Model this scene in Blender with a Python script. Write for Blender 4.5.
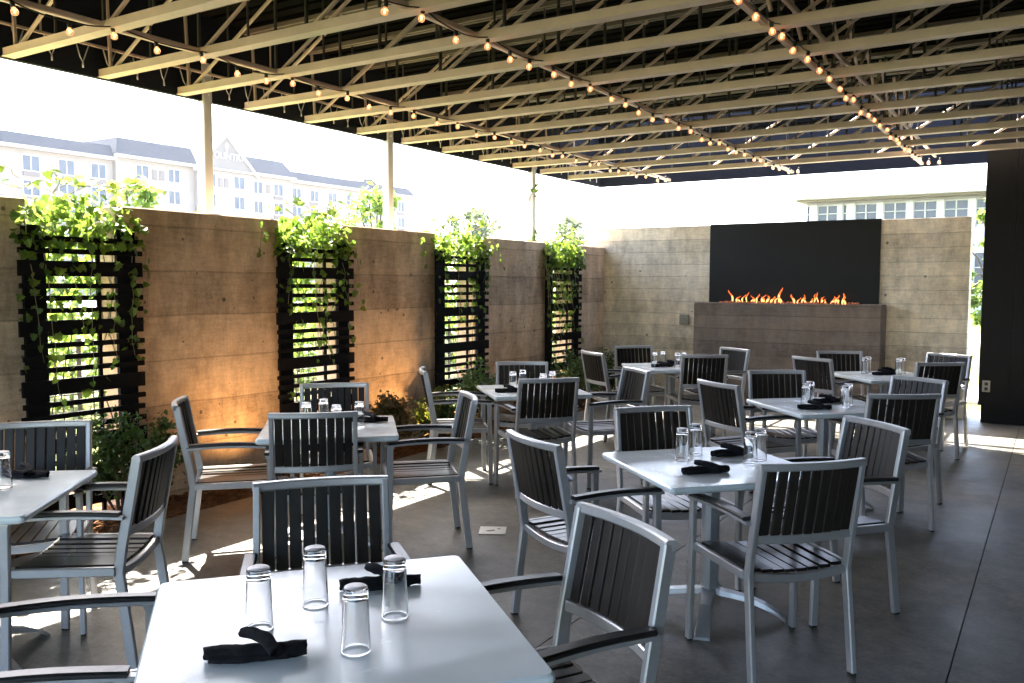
import bpy, bmesh, math, random
from mathutils import Vector, Matrix
from math import radians as R, pi, sin, cos
random.seed(7)
S = bpy.context.scene
for o in list(bpy.data.objects): bpy.data.objects.remove(o)
COL = S.collection

# ------------------------------------------------------------------ camera, sky, sun, exposure
CAMZ = 1.56
cd = bpy.data.cameras.new('camera'); cam = bpy.data.objects.new('camera', cd); COL.objects.link(cam)
cd.sensor_width = 36; cd.lens = 863.914/1024*36; cd.clip_start = .05; cd.clip_end = 1500
rot = Matrix(((0.84497037, -0.03814705, 0.53345092), (0.53480122, 0.05361323, -0.84327533), (0.00356844, 0.99783286, 0.06570268)))
cam.matrix_world = Matrix.Translation((0, 0, CAMZ)) @ rot.to_4x4()
S.camera = cam
SUN_EL = R(51.2); SUN_AZ = math.atan2(-.70, .41)        # azimuth from +Y towards +X
sd = Vector((cos(SUN_EL)*sin(SUN_AZ), cos(SUN_EL)*cos(SUN_AZ), sin(SUN_EL)))
w = bpy.data.worlds.new('World'); S.world = w; w.use_nodes = True
nt = w.node_tree; bg = nt.nodes['Background']
sky = nt.nodes.new('ShaderNodeTexSky'); sky.sky_type = 'NISHITA'; sky.sun_disc = False
sky.sun_elevation = SUN_EL; sky.sun_rotation = SUN_AZ; sky.dust_density = 3.0; sky.air_density = .8; sky.ozone_density = .4
nt.links.new(sky.outputs[0], bg.inputs[0]); bg.inputs[1].default_value = .15
sl = bpy.data.lights.new('sun', 'SUN'); sl.energy = 5; sl.angle = R(.5); sl.color = (1, .92, .80)
so = bpy.data.objects.new('sun', sl); COL.objects.link(so); so.location = sd*30
so.rotation_euler = sd.to_track_quat('Z', 'Y').to_euler()
S.view_settings.view_transform = 'Standard'; S.view_settings.look = 'None'
S.view_settings.exposure = 3.68; S.view_settings.gamma = 1
S.render.engine = 'CYCLES'
S.cycles.max_bounces = 10; S.cycles.diffuse_bounces = 6; S.cycles.transmission_bounces = 8; S.cycles.transparent_max_bounces = 12

# ------------------------------------------------------------------ materials
def newmat(name):
    m = bpy.data.materials.new(name); m.use_nodes = True
    return m, m.node_tree, m.node_tree.nodes['Principled BSDF']
def mat(name, col, rough=.5, metal=0, var=.12, scale=8, bump=.0, bscale=60, rvar=.0, spec=.5, stretch=(1,1,1), var2=None, coat=0):
    m, t, b = newmat(name); N, L = t.nodes, t.links
    b.inputs['Roughness'].default_value = rough; b.inputs['Metallic'].default_value = metal
    b.inputs['Specular IOR Level'].default_value = spec
    b.inputs['Coat Weight'].default_value = coat
    tc = N.new('ShaderNodeTexCoord'); mp = N.new('ShaderNodeMapping'); mp.inputs['Scale'].default_value = stretch
    L.new(tc.outputs['Object'], mp.inputs[0])
    n = N.new('ShaderNodeTexNoise'); n.inputs['Scale'].default_value = scale; n.inputs['Detail'].default_value = 6
    n.inputs['Roughness'].default_value = .62
    L.new(mp.outputs[0], n.inputs['Vector'])
    r = N.new('ShaderNodeValToRGB'); r.color_ramp.elements[0].position = .3; r.color_ramp.elements[1].position = .7
    c2 = var2 if var2 else tuple(min(1, c*(1+var)) for c in col)
    r.color_ramp.elements[0].color = (*[c*(1-var) for c in col], 1); r.color_ramp.elements[1].color = (*c2, 1)
    L.new(n.outputs['Fac'], r.inputs[0]); L.new(r.outputs[0], b.inputs['Base Color'])
    if rvar:
        mr = N.new('ShaderNodeMapRange'); mr.inputs[3].default_value = max(0, rough-rvar); mr.inputs[4].default_value = min(1, rough+rvar)
        mr.inputs[1].default_value = .3; mr.inputs[2].default_value = .7
        L.new(n.outputs['Fac'], mr.inputs[0]); L.new(mr.outputs[0], b.inputs['Roughness'])
    if bump:
        n2 = N.new('ShaderNodeTexNoise'); n2.inputs['Scale'].default_value = bscale; n2.inputs['Detail'].default_value = 4
        L.new(mp.outputs[0], n2.inputs['Vector'])
        bp = N.new('ShaderNodeBump'); bp.inputs['Strength'].default_value = bump; bp.inputs['Distance'].default_value = .01
        L.new(n2.outputs['Fac'], bp.inputs['Height']); L.new(bp.outputs[0], b.inputs['Normal'])
    return m

def board_concrete(name, col, board=.165, holes=1.0, contrast=1.0, tint=(.85, .72, .55)):
    """board-formed concrete: plank lines, tone change per plank, blotches and bug holes"""
    m, t, b = newmat(name); N, L = t.nodes, t.links
    def math_(op, a, bb=None, c=None):
        n = N.new('ShaderNodeMath'); n.operation = op
        for i, v in enumerate((a, bb, c)):
            if v is None: continue
            if hasattr(v, 'links'): L.new(v, n.inputs[i])
            else: n.inputs[i].default_value = v
        return n.outputs[0]
    tc = N.new('ShaderNodeTexCoord'); sp = N.new('ShaderNodeSeparateXYZ'); L.new(tc.outputs['Object'], sp.inputs[0])
    z = sp.outputs['Z']
    wob = N.new('ShaderNodeTexNoise'); wob.inputs['Scale'].default_value = 1.3; L.new(tc.outputs['Object'], wob.inputs['Vector'])
    z = math_('ADD', z, math_('MULTIPLY', math_('SUBTRACT', wob.outputs['Fac'], .5), .03))
    q = math_('DIVIDE', z, board)
    fl = math_('FLOOR', q); fr = math_('FRACT', q)
    d = math_('ABSOLUTE', math_('SUBTRACT', fr, .5))             # .5 at joints
    wn = N.new('ShaderNodeTexWhiteNoise'); wn.noise_dimensions = '1D'; L.new(fl, wn.inputs['W'])
    jn = N.new('ShaderNodeTexNoise'); jn.inputs['Scale'].default_value = 3; L.new(tc.outputs['Object'], jn.inputs['Vector'])
    joint = math_('GREATER_THAN', d, math_('ADD', .466, math_('MULTIPLY', jn.outputs['Fac'], .028)))
    n1 = N.new('ShaderNodeTexNoise'); n1.inputs['Scale'].default_value = 2.2; n1.inputs['Detail'].default_value = 8; n1.inputs['Roughness'].default_value = .7
    L.new(tc.outputs['Object'], n1.inputs['Vector'])
    n3 = N.new('ShaderNodeTexNoise'); n3.inputs['Scale'].default_value = 26; n3.inputs['Detail'].default_value = 5; n3.inputs['Roughness'].default_value = .7
    mp = N.new('ShaderNodeMapping'); mp.inputs['Scale'].default_value = (.22, .22, 1.6); L.new(tc.outputs['Object'], mp.inputs[0]); L.new(mp.outputs[0], n3.inputs['Vector'])
    vo = N.new('ShaderNodeTexVoronoi'); vo.inputs['Scale'].default_value = 9; L.new(tc.outputs['Object'], vo.inputs['Vector'])
    sc = N.new('ShaderNodeSeparateXYZ'); L.new(vo.outputs['Color'], sc.inputs[0])
    hole = math_('MULTIPLY', math_('LESS_THAN', vo.outputs['Distance'], math_('MULTIPLY', sc.outputs['Y'], .16)), math_('GREATER_THAN', sc.outputs['X'], .80 if holes else 2))
    v = math_('ADD', math_('MULTIPLY', wn.outputs['Value'], .22*contrast), math_('MULTIPLY', n1.outputs['Fac'], .75*contrast))
    v = math_('ADD', v, math_('MULTIPLY', n3.outputs['Fac'], .55*contrast))
    st = N.new('ShaderNodeTexNoise'); st.inputs['Scale'].default_value = 5; st.inputs['Detail'].default_value = 9; st.inputs['Roughness'].default_value = .75
    ms = N.new('ShaderNodeMapping'); ms.inputs['Scale'].default_value = (1, 1, .45); L.new(tc.outputs['Object'], ms.inputs[0]); L.new(ms.outputs[0], st.inputs['Vector'])
    gr = N.new('ShaderNodeTexNoise'); gr.inputs['Scale'].default_value = 70; gr.inputs['Detail'].default_value = 4; L.new(tc.outputs['Object'], gr.inputs['Vector'])
    v = math_('ADD', v, math_('ADD', math_('MULTIPLY', math_('SUBTRACT', st.outputs['Fac'], .5), 1.5*contrast), math_('MULTIPLY', math_('SUBTRACT', gr.outputs['Fac'], .5), .35*contrast)))
    v = math_('ADD', v, 1-.76*contrast)
    v = math_('MULTIPLY', v, math_('SUBTRACT', 1, math_('MULTIPLY', joint, .28)))
    v = math_('MULTIPLY', v, math_('SUBTRACT', 1, math_('MULTIPLY', hole, .65)))
    # warm blotches
    n4 = N.new('ShaderNodeTexNoise'); n4.inputs['Scale'].default_value = .9; n4.inputs['Detail'].default_value = 5; L.new(tc.outputs['Object'], n4.inputs['Vector'])
    mx = N.new('ShaderNodeMix'); mx.data_type = 'RGBA'
    mr = N.new('ShaderNodeMapRange'); mr.inputs[1].default_value = .35; mr.inputs[2].default_value = .7; L.new(n4.outputs['Fac'], mr.inputs[0])
    L.new(mr.outputs[0], mx.inputs[0]); mx.inputs[6].default_value = (*col, 1); mx.inputs[7].default_value = (*[c*k for c, k in zip(col, tint)], 1)
    vm = N.new('ShaderNodeVectorMath'); vm.operation = 'SCALE'; L.new(mx.outputs[2], vm.inputs[0]); L.new(v, vm.inputs['Scale'])
    L.new(vm.outputs[0], b.inputs['Base Color']); b.inputs['Roughness'].default_value = .8
    h = math_('SUBTRACT', math_('ADD', math_('MULTIPLY', n3.outputs['Fac'], .25), math_('MULTIPLY', wn.outputs['Value'], .3)), math_('ADD', joint, hole))
    bp = N.new('ShaderNodeBump'); bp.inputs['Strength'].default_value = .7; bp.inputs['Distance'].default_value = .008
    L.new(h, bp.inputs['Height']); L.new(bp.outputs[0], b.inputs['Normal'])
    return m

def leafmat(name, c1, c2, transl=.45, rough=.45):
    m, t, b = newmat(name); N, L = t.nodes, t.links
    g = N.new('ShaderNodeNewGeometry'); r = N.new('ShaderNodeValToRGB')
    r.color_ramp.elements[0].color = (*c1, 1); r.color_ramp.elements[1].color = (*c2, 1)
    L.new(g.outputs['Random Per Island'], r.inputs[0]); L.new(r.outputs[0], b.inputs['Base Color'])
    b.inputs['Roughness'].default_value = rough
    tr = N.new('ShaderNodeBsdfTranslucent'); hs = N.new('ShaderNodeHueSaturation'); hs.inputs['Value'].default_value = 1.7; hs.inputs['Hue'].default_value = .485
    L.new(r.outputs[0], hs.inputs['Color']); L.new(hs.outputs[0], tr.inputs[0])
    mx = N.new('ShaderNodeMixShader'); mx.inputs[0].default_value = transl
    out = N['Material Output']; L.new(b.outputs[0], mx.inputs[1]); L.new(tr.outputs[0], mx.inputs[2]); L.new(mx.outputs[0], out.inputs[0])
    return m
def emit(name, col, strength):
    m, t, b = newmat(name); b.inputs['Base Color'].default_value = (*col, 1)
    b.inputs['Emission Color'].default_value = (*col, 1); b.inputs['Emission Strength'].default_value = strength
    return m

M = {}
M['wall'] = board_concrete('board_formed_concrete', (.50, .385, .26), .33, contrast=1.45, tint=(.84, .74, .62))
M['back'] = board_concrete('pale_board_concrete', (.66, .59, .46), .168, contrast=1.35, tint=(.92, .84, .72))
M['hearth'] = board_concrete('brown_board_concrete', (.19, .160, .138), .168, holes=0, contrast=1.3, tint=(.75, .62, .5))
M['floor'] = mat('patio_concrete', (.115, .110, .093), .48, var=.45, scale=1.3, bump=.15, bscale=160, rvar=.12)
t = M['floor'].node_tree; b = t.nodes['Principled BSDF']; old = b.inputs['Base Color'].links[0].from_socket
tc = t.nodes.new('ShaderNodeTexCoord'); n1 = t.nodes.new('ShaderNodeTexNoise'); n1.inputs['Scale'].default_value = 7; n1.inputs['Detail'].default_value = 10; n1.inputs['Roughness'].default_value = .75
n2 = t.nodes.new('ShaderNodeTexNoise'); n2.inputs['Scale'].default_value = 45; n2.inputs['Detail'].default_value = 6
vo = t.nodes.new('ShaderNodeTexVoronoi'); vo.inputs['Scale'].default_value = 5.5; vo.inputs['Randomness'].default_value = 1
for q in (n1, n2, vo): t.links.new(tc.outputs['Object'], q.inputs['Vector'])
def _m(op, a, c):
    q = t.nodes.new('ShaderNodeMath'); q.operation = op
    for i_, v_ in enumerate((a, c)):
        if hasattr(v_, 'links'): t.links.new(v_, q.inputs[i_])
        else: q.inputs[i_].default_value = v_
    return q.outputs[0]
sp_ = _m('SUBTRACT', 1, _m('MULTIPLY', _m('LESS_THAN', vo.outputs['Distance'], .055), .3))
k_ = _m('MULTIPLY', _m('ADD', -.75, _m('ADD', _m('MULTIPLY', n1.outputs['Fac'], 2.6), _m('MULTIPLY', n2.outputs['Fac'], .9))), sp_)
vm = t.nodes.new('ShaderNodeVectorMath'); vm.operation = 'SCALE'; t.links.new(old, vm.inputs[0]); t.links.new(k_, vm.inputs['Scale']); t.links.new(vm.outputs[0], b.inputs['Base Color'])
M['gap'] = mat('joint_filler', (.02, .02, .02), .9)
M['walk'] = mat('pale_walk_concrete', (.42, .40, .37), .8, scale=2)
M['alu'] = mat('silver_powder_coat', (.47, .47, .475), .34, metal=.45, var=.05, scale=30, bump=.03, bscale=500)
M['slat'] = mat('dark_composite_slat', (.020, .016, .013), .42, var=.3, scale=14, stretch=(6, 1, .6), bump=.04, bscale=80, spec=.28)
M['seat'] = mat('dark_composite_seat', (.016, .0135, .011), .28, var=.3, scale=14, stretch=(6, .6, 1), bump=.03, bscale=60, spec=.5)
M['pad'] = mat('black_arm_pad', (.02, .019, .019), .33, var=.3, scale=20, bump=.05)
M['top'] = mat('white_table_laminate', (.76, .84, .85), .21, var=.045, scale=5, rvar=.10, bump=.03, bscale=200)
M['column'] = mat('silver_cast_base', (.46, .48, .50), .38, metal=.6, var=.06, scale=20)
M['napkin'] = mat('black_cloth', (.013, .013, .015), .95, var=.4, scale=40, bump=.5, bscale=350, spec=.2)
M['rubber'] = mat('black_rubber', (.015, .015, .015), .6)
M['trellis'] = mat('black_stained_timber', (.006, .005, .0045), .8, var=.4, scale=12, stretch=(1, .3, 4), bump=.2, bscale=60, spec=.12)
M['steel'] = mat('cream_painted_steel', (.74, .59, .47), .42, var=.10, scale=5, bump=.03)
M['rod'] = mat('cream_painted_rod', (.64, .51, .40), .45, var=.10, scale=5)
M['darkrod'] = mat('dark_grey_rod', (.06, .055, .045), .6, var=.1, scale=5)
M['topchord'] = mat('darker_joist_steel', (.20, .165, .13), .55, var=.15, scale=4)  # top chords, toned darker than the lower joist steel
M['deck'] = mat('black_steel_deck', (.0035, .0035, .0035), .9, var=.3, scale=3, spec=.05)
M['fascia'] = mat('dark_blue_fascia', (.012, .014, .022), .7, var=.15, scale=2, spec=.2)
M['post'] = mat('white_painted_post', (.62, .62, .60), .45, var=.05, scale=4)
M['black'] = mat('black_sheet_metal', (.005, .005, .005), .5, var=.2, scale=1.2, rvar=.07, spec=.25)
M['panel'] = mat('dark_brown_cladding', (.007, .006, .0055), .6, var=.2, scale=2, stretch=(6, 6, .5), spec=.2)
M['cable'] = mat('black_cable', (.012, .012, .012), .5)
M['soil'] = mat('bark_mulch', (.09, .04, .018), .95, var=.45, scale=22, var2=(.26, .12, .05), bump=1.0, bscale=45, spec=.1)
M['grass'] = mat('lawn_grass', (.07, .088, .025), .9, var=.35, scale=.8, bump=.4, bscale=30, spec=.1, var2=(.115, .13, .045))
M['asphalt'] = mat('car_park_asphalt', (.16, .155, .145), .9, var=.12, scale=.6)
M['stucco'] = mat('cream_stucco', (.29, .25, .205), .85, var=.05, scale=.5)
M['white'] = mat('white_trim', (.50, .49, .47), .6, var=.03, scale=1)
M['shingle'] = mat('slate_grey_shingles', (.042, .048, .058), .9, var=.15, scale=3, stretch=(1, .4, 4))
M['winglass'] = mat('blue_grey_window_glass', (.06, .075, .10), .18, var=.1, scale=.4)
M['acunit'] = mat('brown_vent_grille', (.18, .15, .13), .7)
M['office'] = mat('pale_grey_cladding', (.50, .49, .50), .7, var=.03, scale=.3)
M['soffit'] = mat('beige_soffit', (.20, .175, .15), .8, var=.04, scale=.5)
M['bark'] = mat('tree_bark', (.10, .075, .055), .9, var=.3, scale=10, bump=.6, bscale=30)
M['vine'] = leafmat('vine_leaf', (.045, .105, .012), (.14, .22, .03), .5)
M['vinestem'] = mat('vine_stem', (.22, .19, .08), .7)
M['bush'] = leafmat('bush_leaf', (.03, .07, .014), (.07, .13, .025), .35)
M['bushred'] = leafmat('reddish_bush_leaf', (.06, .07, .02), (.14, .085, .03), .35)
M['petal'] = leafmat('yellow_blossom', (.55, .42, .03), (.65, .55, .06), .4)
M['treeleaf'] = leafmat('young_tree_leaf', (.07, .14, .02), (.15, .22, .035), .5)
M['fartree'] = leafmat('far_tree_leaf', (.07, .11, .04), (.12, .16, .06), .4)
M['flame'] = emit('flame_orange', (1, .16, .02), .10)
M['flamecore'] = emit('flame_yellow', (1, .42, .13), .19)
M['ember'] = emit('glowing_ember', (.25, .06, .015), .04)
M['lens'] = emit('added_lamp_lens', (1, .45, .12), .6)  # glowing face of the added bed spotlights
M['plate'] = mat('brushed_metal_plate', (.62, .62, .60), .35, metal=.4, var=.1, scale=30)
M['outlet'] = mat('beige_outlet_cover', (.42, .38, .30), .5)
M['boxm'] = mat('galvanised_box', (.27, .26, .21), .55, var=.2, scale=20)
def glassmat(name, col, rough=.0, thin=False):
    m, t, b = newmat(name); b.inputs['Base Color'].default_value = (*col, 1)
    b.inputs['Transmission Weight'].default_value = 1; b.inputs['Roughness'].default_value = rough; b.inputs['IOR'].default_value = 1.46
    N, L = t.nodes, t.links                      # faint smears on the glass
    n = N.new('ShaderNodeTexNoise'); n.inputs['Scale'].default_value = 30; mr = N.new('ShaderNodeMapRange')
    mr.inputs[3].default_value = 0; mr.inputs[4].default_value = .02; L.new(n.outputs['Fac'], mr.inputs[0]); L.new(mr.outputs[0], b.inputs['Roughness'])
    return m
M['glass'] = glassmat('clear_tumbler_glass', (.98, .98, .98))
m, t, b = newmat('frosted_glass_base'); b.inputs['Base Color'].default_value = (.95, .88, .90, 1); b.inputs['Transmission Weight'].default_value = .25; b.inputs['Roughness'].default_value = .35
n_ = t.nodes.new('ShaderNodeTexNoise'); n_.inputs['Scale'].default_value = 90; bp_ = t.nodes.new('ShaderNodeBump'); bp_.inputs['Strength'].default_value = .2
t.links.new(n_.outputs['Fac'], bp_.inputs['Height']); t.links.new(bp_.outputs[0], b.inputs['Normal']); M['frost'] = m
m, t, b = newmat('amber_bulb_glass'); b.inputs['Base Color'].default_value = (.95, .72, .55, 1); b.inputs['Roughness'].default_value = .08
b.inputs['Transmission Weight'].default_value = .75; b.inputs['Emission Color'].default_value = (1, .36, .15, 1); b.inputs['Emission Strength'].default_value = .03
M['bulb'] = m
M['filament'] = emit('bulb_filament', (1, .36, .13), .7)

def slat_tone(m, amt):
    t = m.node_tree; b = t.nodes['Principled BSDF']; old = b.inputs['Base Color'].links[0].from_socket
    g = t.nodes.new('ShaderNodeNewGeometry'); mr = t.nodes.new('ShaderNodeMapRange'); mr.inputs[3].default_value = 1-amt; mr.inputs[4].default_value = 1+amt
    vm = t.nodes.new('ShaderNodeVectorMath'); vm.operation = 'SCALE'; t.links.new(g.outputs['Random Per Island'], mr.inputs[0])
    t.links.new(old, vm.inputs[0]); t.links.new(mr.outputs[0], vm.inputs['Scale']); t.links.new(vm.outputs[0], b.inputs['Base Color'])
slat_tone(M['slat'], .25); slat_tone(M['seat'], .25)
def vary(m, amt):
    t = m.node_tree; b = t.nodes['Principled BSDF']; old = b.inputs['Base Color'].links[0].from_socket
    oi = t.nodes.new('ShaderNodeObjectInfo'); mr = t.nodes.new('ShaderNodeMapRange'); mr.inputs[3].default_value = 1-amt; mr.inputs[4].default_value = 1+amt
    vm = t.nodes.new('ShaderNodeVectorMath'); vm.operation = 'SCALE'; t.links.new(oi.outputs['Random'], mr.inputs[0])
    t.links.new(old, vm.inputs[0]); t.links.new(mr.outputs[0], vm.inputs['Scale']); t.links.new(vm.outputs[0], b.inputs['Base Color'])
vary(M['slat'], .45); vary(M['seat'], .45); vary(M['alu'], .12); vary(M['top'], .03); vary(M['steel'], .08)

# ------------------------------------------------------------------ mesh helpers
def box(bm, x0, x1, y0, y1, z0, z1, mi=0):
    v = [bm.verts.new(p) for p in ((x0,y0,z0),(x1,y0,z0),(x1,y1,z0),(x0,y1,z0),(x0,y0,z1),(x1,y0,z1),(x1,y1,z1),(x0,y1,z1))]
    for f in ((3,2,1,0),(4,5,6,7),(0,1,5,4),(1,2,6,5),(2,3,7,6),(3,0,4,7)):
        bm.faces.new([v[i] for i in f]).material_index = mi
def bar(bm, pts, w_, h_, up=(0,0,1), ch=.18, mi=0):
    """chamfered rectangular section swept along a polyline; w_ sideways, h_ along up"""
    pts = [Vector(p) for p in pts]; up = Vector(up); rings = []
    c = ch*min(w_, h_)
    sec = [(-w_/2+c,-h_/2),(w_/2-c,-h_/2),(w_/2,-h_/2+c),(w_/2,h_/2-c),(w_/2-c,h_/2),(-w_/2+c,h_/2),(-w_/2,h_/2-c),(-w_/2,-h_/2+c)]
    for i, p in enumerate(pts):
        a = (pts[i]-pts[i-1]).normalized() if i else None
        b_ = (pts[i+1]-pts[i]).normalized() if i < len(pts)-1 else None
        t = (a+b_).normalized() if a and b_ else (a or b_)
        k = 1/max(.5, t.dot(a)) if a and b_ else 1
        s = t.cross(up).normalized(); u = s.cross(t).normalized()
        bend = (b_-a) if a and b_ else Vector()
        ku = k if abs(bend.dot(u)) > abs(bend.dot(s)) else 1; ks = k if ku == 1 else 1
        rings.append([bm.verts.new(p+s*x*ks+u*y*ku) for x, y in sec])
    for r0, r1 in zip(rings, rings[1:]):
        for j in range(8):
            f = bm.faces.new((r0[j], r0[(j+1)%8], r1[(j+1)%8], r1[j])); f.material_index = mi
    bm.faces.new(rings[0][::-1]).material_index = mi; bm.faces.new(rings[-1]).material_index = mi
def tube(bm, pts, r, n=8, mi=0, r1=None):
    pts = [Vector(p) for p in pts]; rings = []
    for i, p in enumerate(pts):
        t = (pts[min(i+1, len(pts)-1)]-pts[max(i-1, 0)]).normalized()
        a = t.orthogonal().normalized() if i == 0 else (prev - t*prev.dot(t)).normalized(); prev = a
        b_ = t.cross(a); rr = r if r1 is None else r+(r1-r)*i/(len(pts)-1)
        rings.append([bm.verts.new(p+(a*cos(2*pi*k/n)+b_*sin(2*pi*k/n))*rr) for k in range(n)])
    for a0, b0 in zip(rings, rings[1:]):
        for j in range(n):
            f = bm.faces.new((a0[j], a0[(j+1)%n], b0[(j+1)%n], b0[j])); f.smooth = True; f.material_index = mi
    bm.faces.new(rings[0][::-1]).material_index = mi; bm.faces.new(rings[-1]).material_index = mi
def lathe(bm, prof, n=24, c=(0,0,0), mi=0, smooth=True, close=False):
    rings = []
    for r, z in prof:
        if r < 1e-6: rings.append([bm.verts.new((c[0], c[1], c[2]+z))])
        else: rings.append([bm.verts.new((c[0]+r*cos(2*pi*k/n), c[1]+r*sin(2*pi*k/n), c[2]+z)) for k in range(n)])
    for a, b_ in zip(rings, rings[1:]):
        for j in range(n):
            q = [a[j%len(a)], a[(j+1)%n%len(a)], b_[(j+1)%n%len(b_)], b_[j%len(b_)]]
            q2 = []
            for v in q:
                if v not in q2: q2.append(v)
            if len(q2) > 2:
                f = bm.faces.new(q2); f.smooth = smooth; f.material_index = mi
def obj(name, bm, m, parent=None, loc=None, fix=True):
    if fix: bmesh.ops.recalc_face_normals(bm, faces=bm.faces)
    me = bpy.data.meshes.new(name); bm.to_mesh(me); bm.free()
    for x in (m if isinstance(m, (list, tuple)) else [m]): me.materials.append(x)
    o = bpy.data.objects.new(name, me); COL.objects.link(o)
    if loc: o.location = loc
    if parent: o.parent = parent
    return o
def B(): return bmesh.new()
def thing(name, label, cat, loc=(0,0,0), rz=0, group=None):
    o = bpy.data.objects.new(name, None); COL.objects.link(o); o.location = loc; o.rotation_euler = (0,0,rz)
    o.empty_display_size = .1
    return tag(o, label, cat, group)
def tag(o, label, cat, group=None):
    o['label'] = label; o['category'] = cat
    if group: o['group'] = group
    return o
def struct(name, bm, m):
    o = obj(name, bm, m); o['kind'] = 'structure'; return o
def copy_tree(o, parent=None):
    c = o.copy(); COL.objects.link(c); c.parent = parent
    for ch in o.children: copy_tree(ch, c)
    return c
def rgrad(n): return random.uniform(-n, n)
def sub(m_, lo, hi, n): return [lo+(hi-lo)*i/n for i in range(n+1)]

# ------------------------------------------------------------------ setting: ground, patio, paths
XL, YB = -5.57, 11.30           # inner face of the trellis wall / of the fireplace wall
bm = B(); v = [bm.verts.new(p) for p in ((-400,-400,-.09),(400,-400,-.09),(400,400,-.09),(-400,400,-.09))]; bm.faces.new(v)
struct('ground', bm, M['grass'])
bm = B(); box(bm, -4.95, 4.6, -5, 12.3, -.08, -.012); struct('patio_subbase', bm, M['gap'])
bm = B()
for x0, x1 in ((-4.95, -1.848), (-1.842, -.323), (-.317, 1.2), (1.206, 2.7), (2.706, 4.6)):
    for y0, y1 in ((-5, 12.3),):
        box(bm, x0, x1, y0, y1, -.05, 0)
struct('patio_floor', bm, M['floor'])
bm = B(); v = []
nx, ny = 24, 200
for i in range(nx+1):
    for j in range(ny+1):
        x = -6.4+(1.444)*i/nx; y = -5+16.3*j/ny
        v.append(bm.verts.new((x, y, -.035+random.uniform(-.016, .016))))
for i in range(nx):
    for j in range(ny):
        bm.faces.new((v[i*(ny+1)+j], v[(i+1)*(ny+1)+j], v[(i+1)*(ny+1)+j+1], v[i*(ny+1)+j+1]))
struct('mulch_bed', bm, M['soil'])
bm = B(); box(bm, -9, 12, 13.6, 15.8, -.09, -.05); struct('footpath', bm, M['walk'])
bm = B(); box(bm, -96, -23, -60, 160, -.088, -.084); struct('car_park', bm, M['asphalt'])
bm = B(); box(bm, -40, 60, 26, 34, -.086, -.082); struct('road', bm, M['asphalt'])

# ------------------------------------------------------------------ concrete walls
WT, WZ = .26, 2.10
segs = [(-5.0, 3.02, 'left-hand section of brown board-formed concrete wall, cut by the left photo edge'),
        (3.64, 5.13, 'brown board-formed concrete wall section between first and second black trellis from the left'),
        (5.80, 7.29, 'brown board-formed concrete wall section between second and third black trellis from the left'),
        (8.02, 9.60, 'brown board-formed concrete wall section between third and fourth black trellis from the left'),
        (10.31, YB-.003, 'short pale end section of the trellis wall meeting the fireplace wall corner')]
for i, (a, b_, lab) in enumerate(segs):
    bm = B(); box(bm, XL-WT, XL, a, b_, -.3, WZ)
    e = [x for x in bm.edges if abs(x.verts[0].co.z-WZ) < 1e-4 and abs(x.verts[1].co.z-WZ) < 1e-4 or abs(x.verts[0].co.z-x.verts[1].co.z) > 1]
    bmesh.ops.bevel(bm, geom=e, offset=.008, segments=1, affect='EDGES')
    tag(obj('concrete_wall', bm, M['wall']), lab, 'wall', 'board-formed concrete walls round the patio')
BT = thing('fireplace_wall', 'taller pale board-formed concrete wall carrying the black fireplace panel', 'wall', (0, YB, 0), 0, 'board-formed concrete walls round the patio')
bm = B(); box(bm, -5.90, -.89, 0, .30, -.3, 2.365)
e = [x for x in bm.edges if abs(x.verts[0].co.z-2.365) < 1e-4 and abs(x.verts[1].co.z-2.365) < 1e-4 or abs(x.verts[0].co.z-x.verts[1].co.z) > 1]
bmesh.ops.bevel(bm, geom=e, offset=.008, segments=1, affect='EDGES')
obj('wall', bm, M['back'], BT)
bm = B(); box(bm, -3.99, -1.855, -.03, .31, 1.30, 2.373); obj('metal_panel', bm, M['black'], BT)
bm = B(); box(bm, -4.40, -4.27, -.05, -.002, 1.02, 1.16)
bmesh.ops.bevel(bm, geom=bm.edges[:], offset=.006, segments=1, affect='EDGES')
for k in range(3): box(bm, -4.385, -4.285, -.056, -.05, 1.04+k*.04, 1.048+k*.04)
obj('junction_box', bm, M['boxm'], BT)

# hearth block and fire
HX0, HX1, HY0 = -4.07, -1.765, 10.92
H = thing('hearth', 'brown board-formed concrete fireplace hearth block below the black panel', 'fireplace', ((HX0+HX1)/2, HY0, 0))
hw = (HX1-HX0)/2
bm = B(); box(bm, -hw, hw, 0, .376, -.02, 1.315)
bmesh.ops.bevel(bm, geom=[x for x in bm.edges], offset=.006, segments=1, affect='EDGES')
obj('hearth_block', bm, M['hearth'], H)
bm = B()   # stone rim round the burner trough
for (x0, x1, y0, y1) in ((-hw+.002, hw-.002, .002, .10), (-hw+.002, hw-.002, .30, .343), (-hw+.002, -hw+.25, .101, .299), (hw-.25, hw-.002, .101, .299)):
    box(bm, x0, x1, y0, y1, 1.317, 1.335)
obj('hearth_rim', bm, M['hearth'], H)
F = thing('gas_fire', 'row of small orange flames on glowing embers along the hearth top', 'fire', ((HX0+HX1)/2, HY0+.20, 1.317))
bm = B(); box(bm, -.80, .80, -.05, .05, .002, .016); obj('burner', bm, M['gap'], F)
bm = B()
for k in range(150):
    x = rgrad(.85); y = rgrad(.08); s = random.uniform(.008, .02)
    mtx = Matrix.Translation((x, y, .02+s*.3)) @ Matrix.Rotation(random.random()*3, 4, 'X') @ Matrix.Rotation(random.random()*3, 4, 'Z')
    bmesh.ops.create_icosphere(bm, subdivisions=1, radius=s, matrix=mtx)
for f in bm.faces: f.material_index = 0
eo = obj('embers', bm, M['ember'], F); eo['kind'] = 'stuff'
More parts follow.
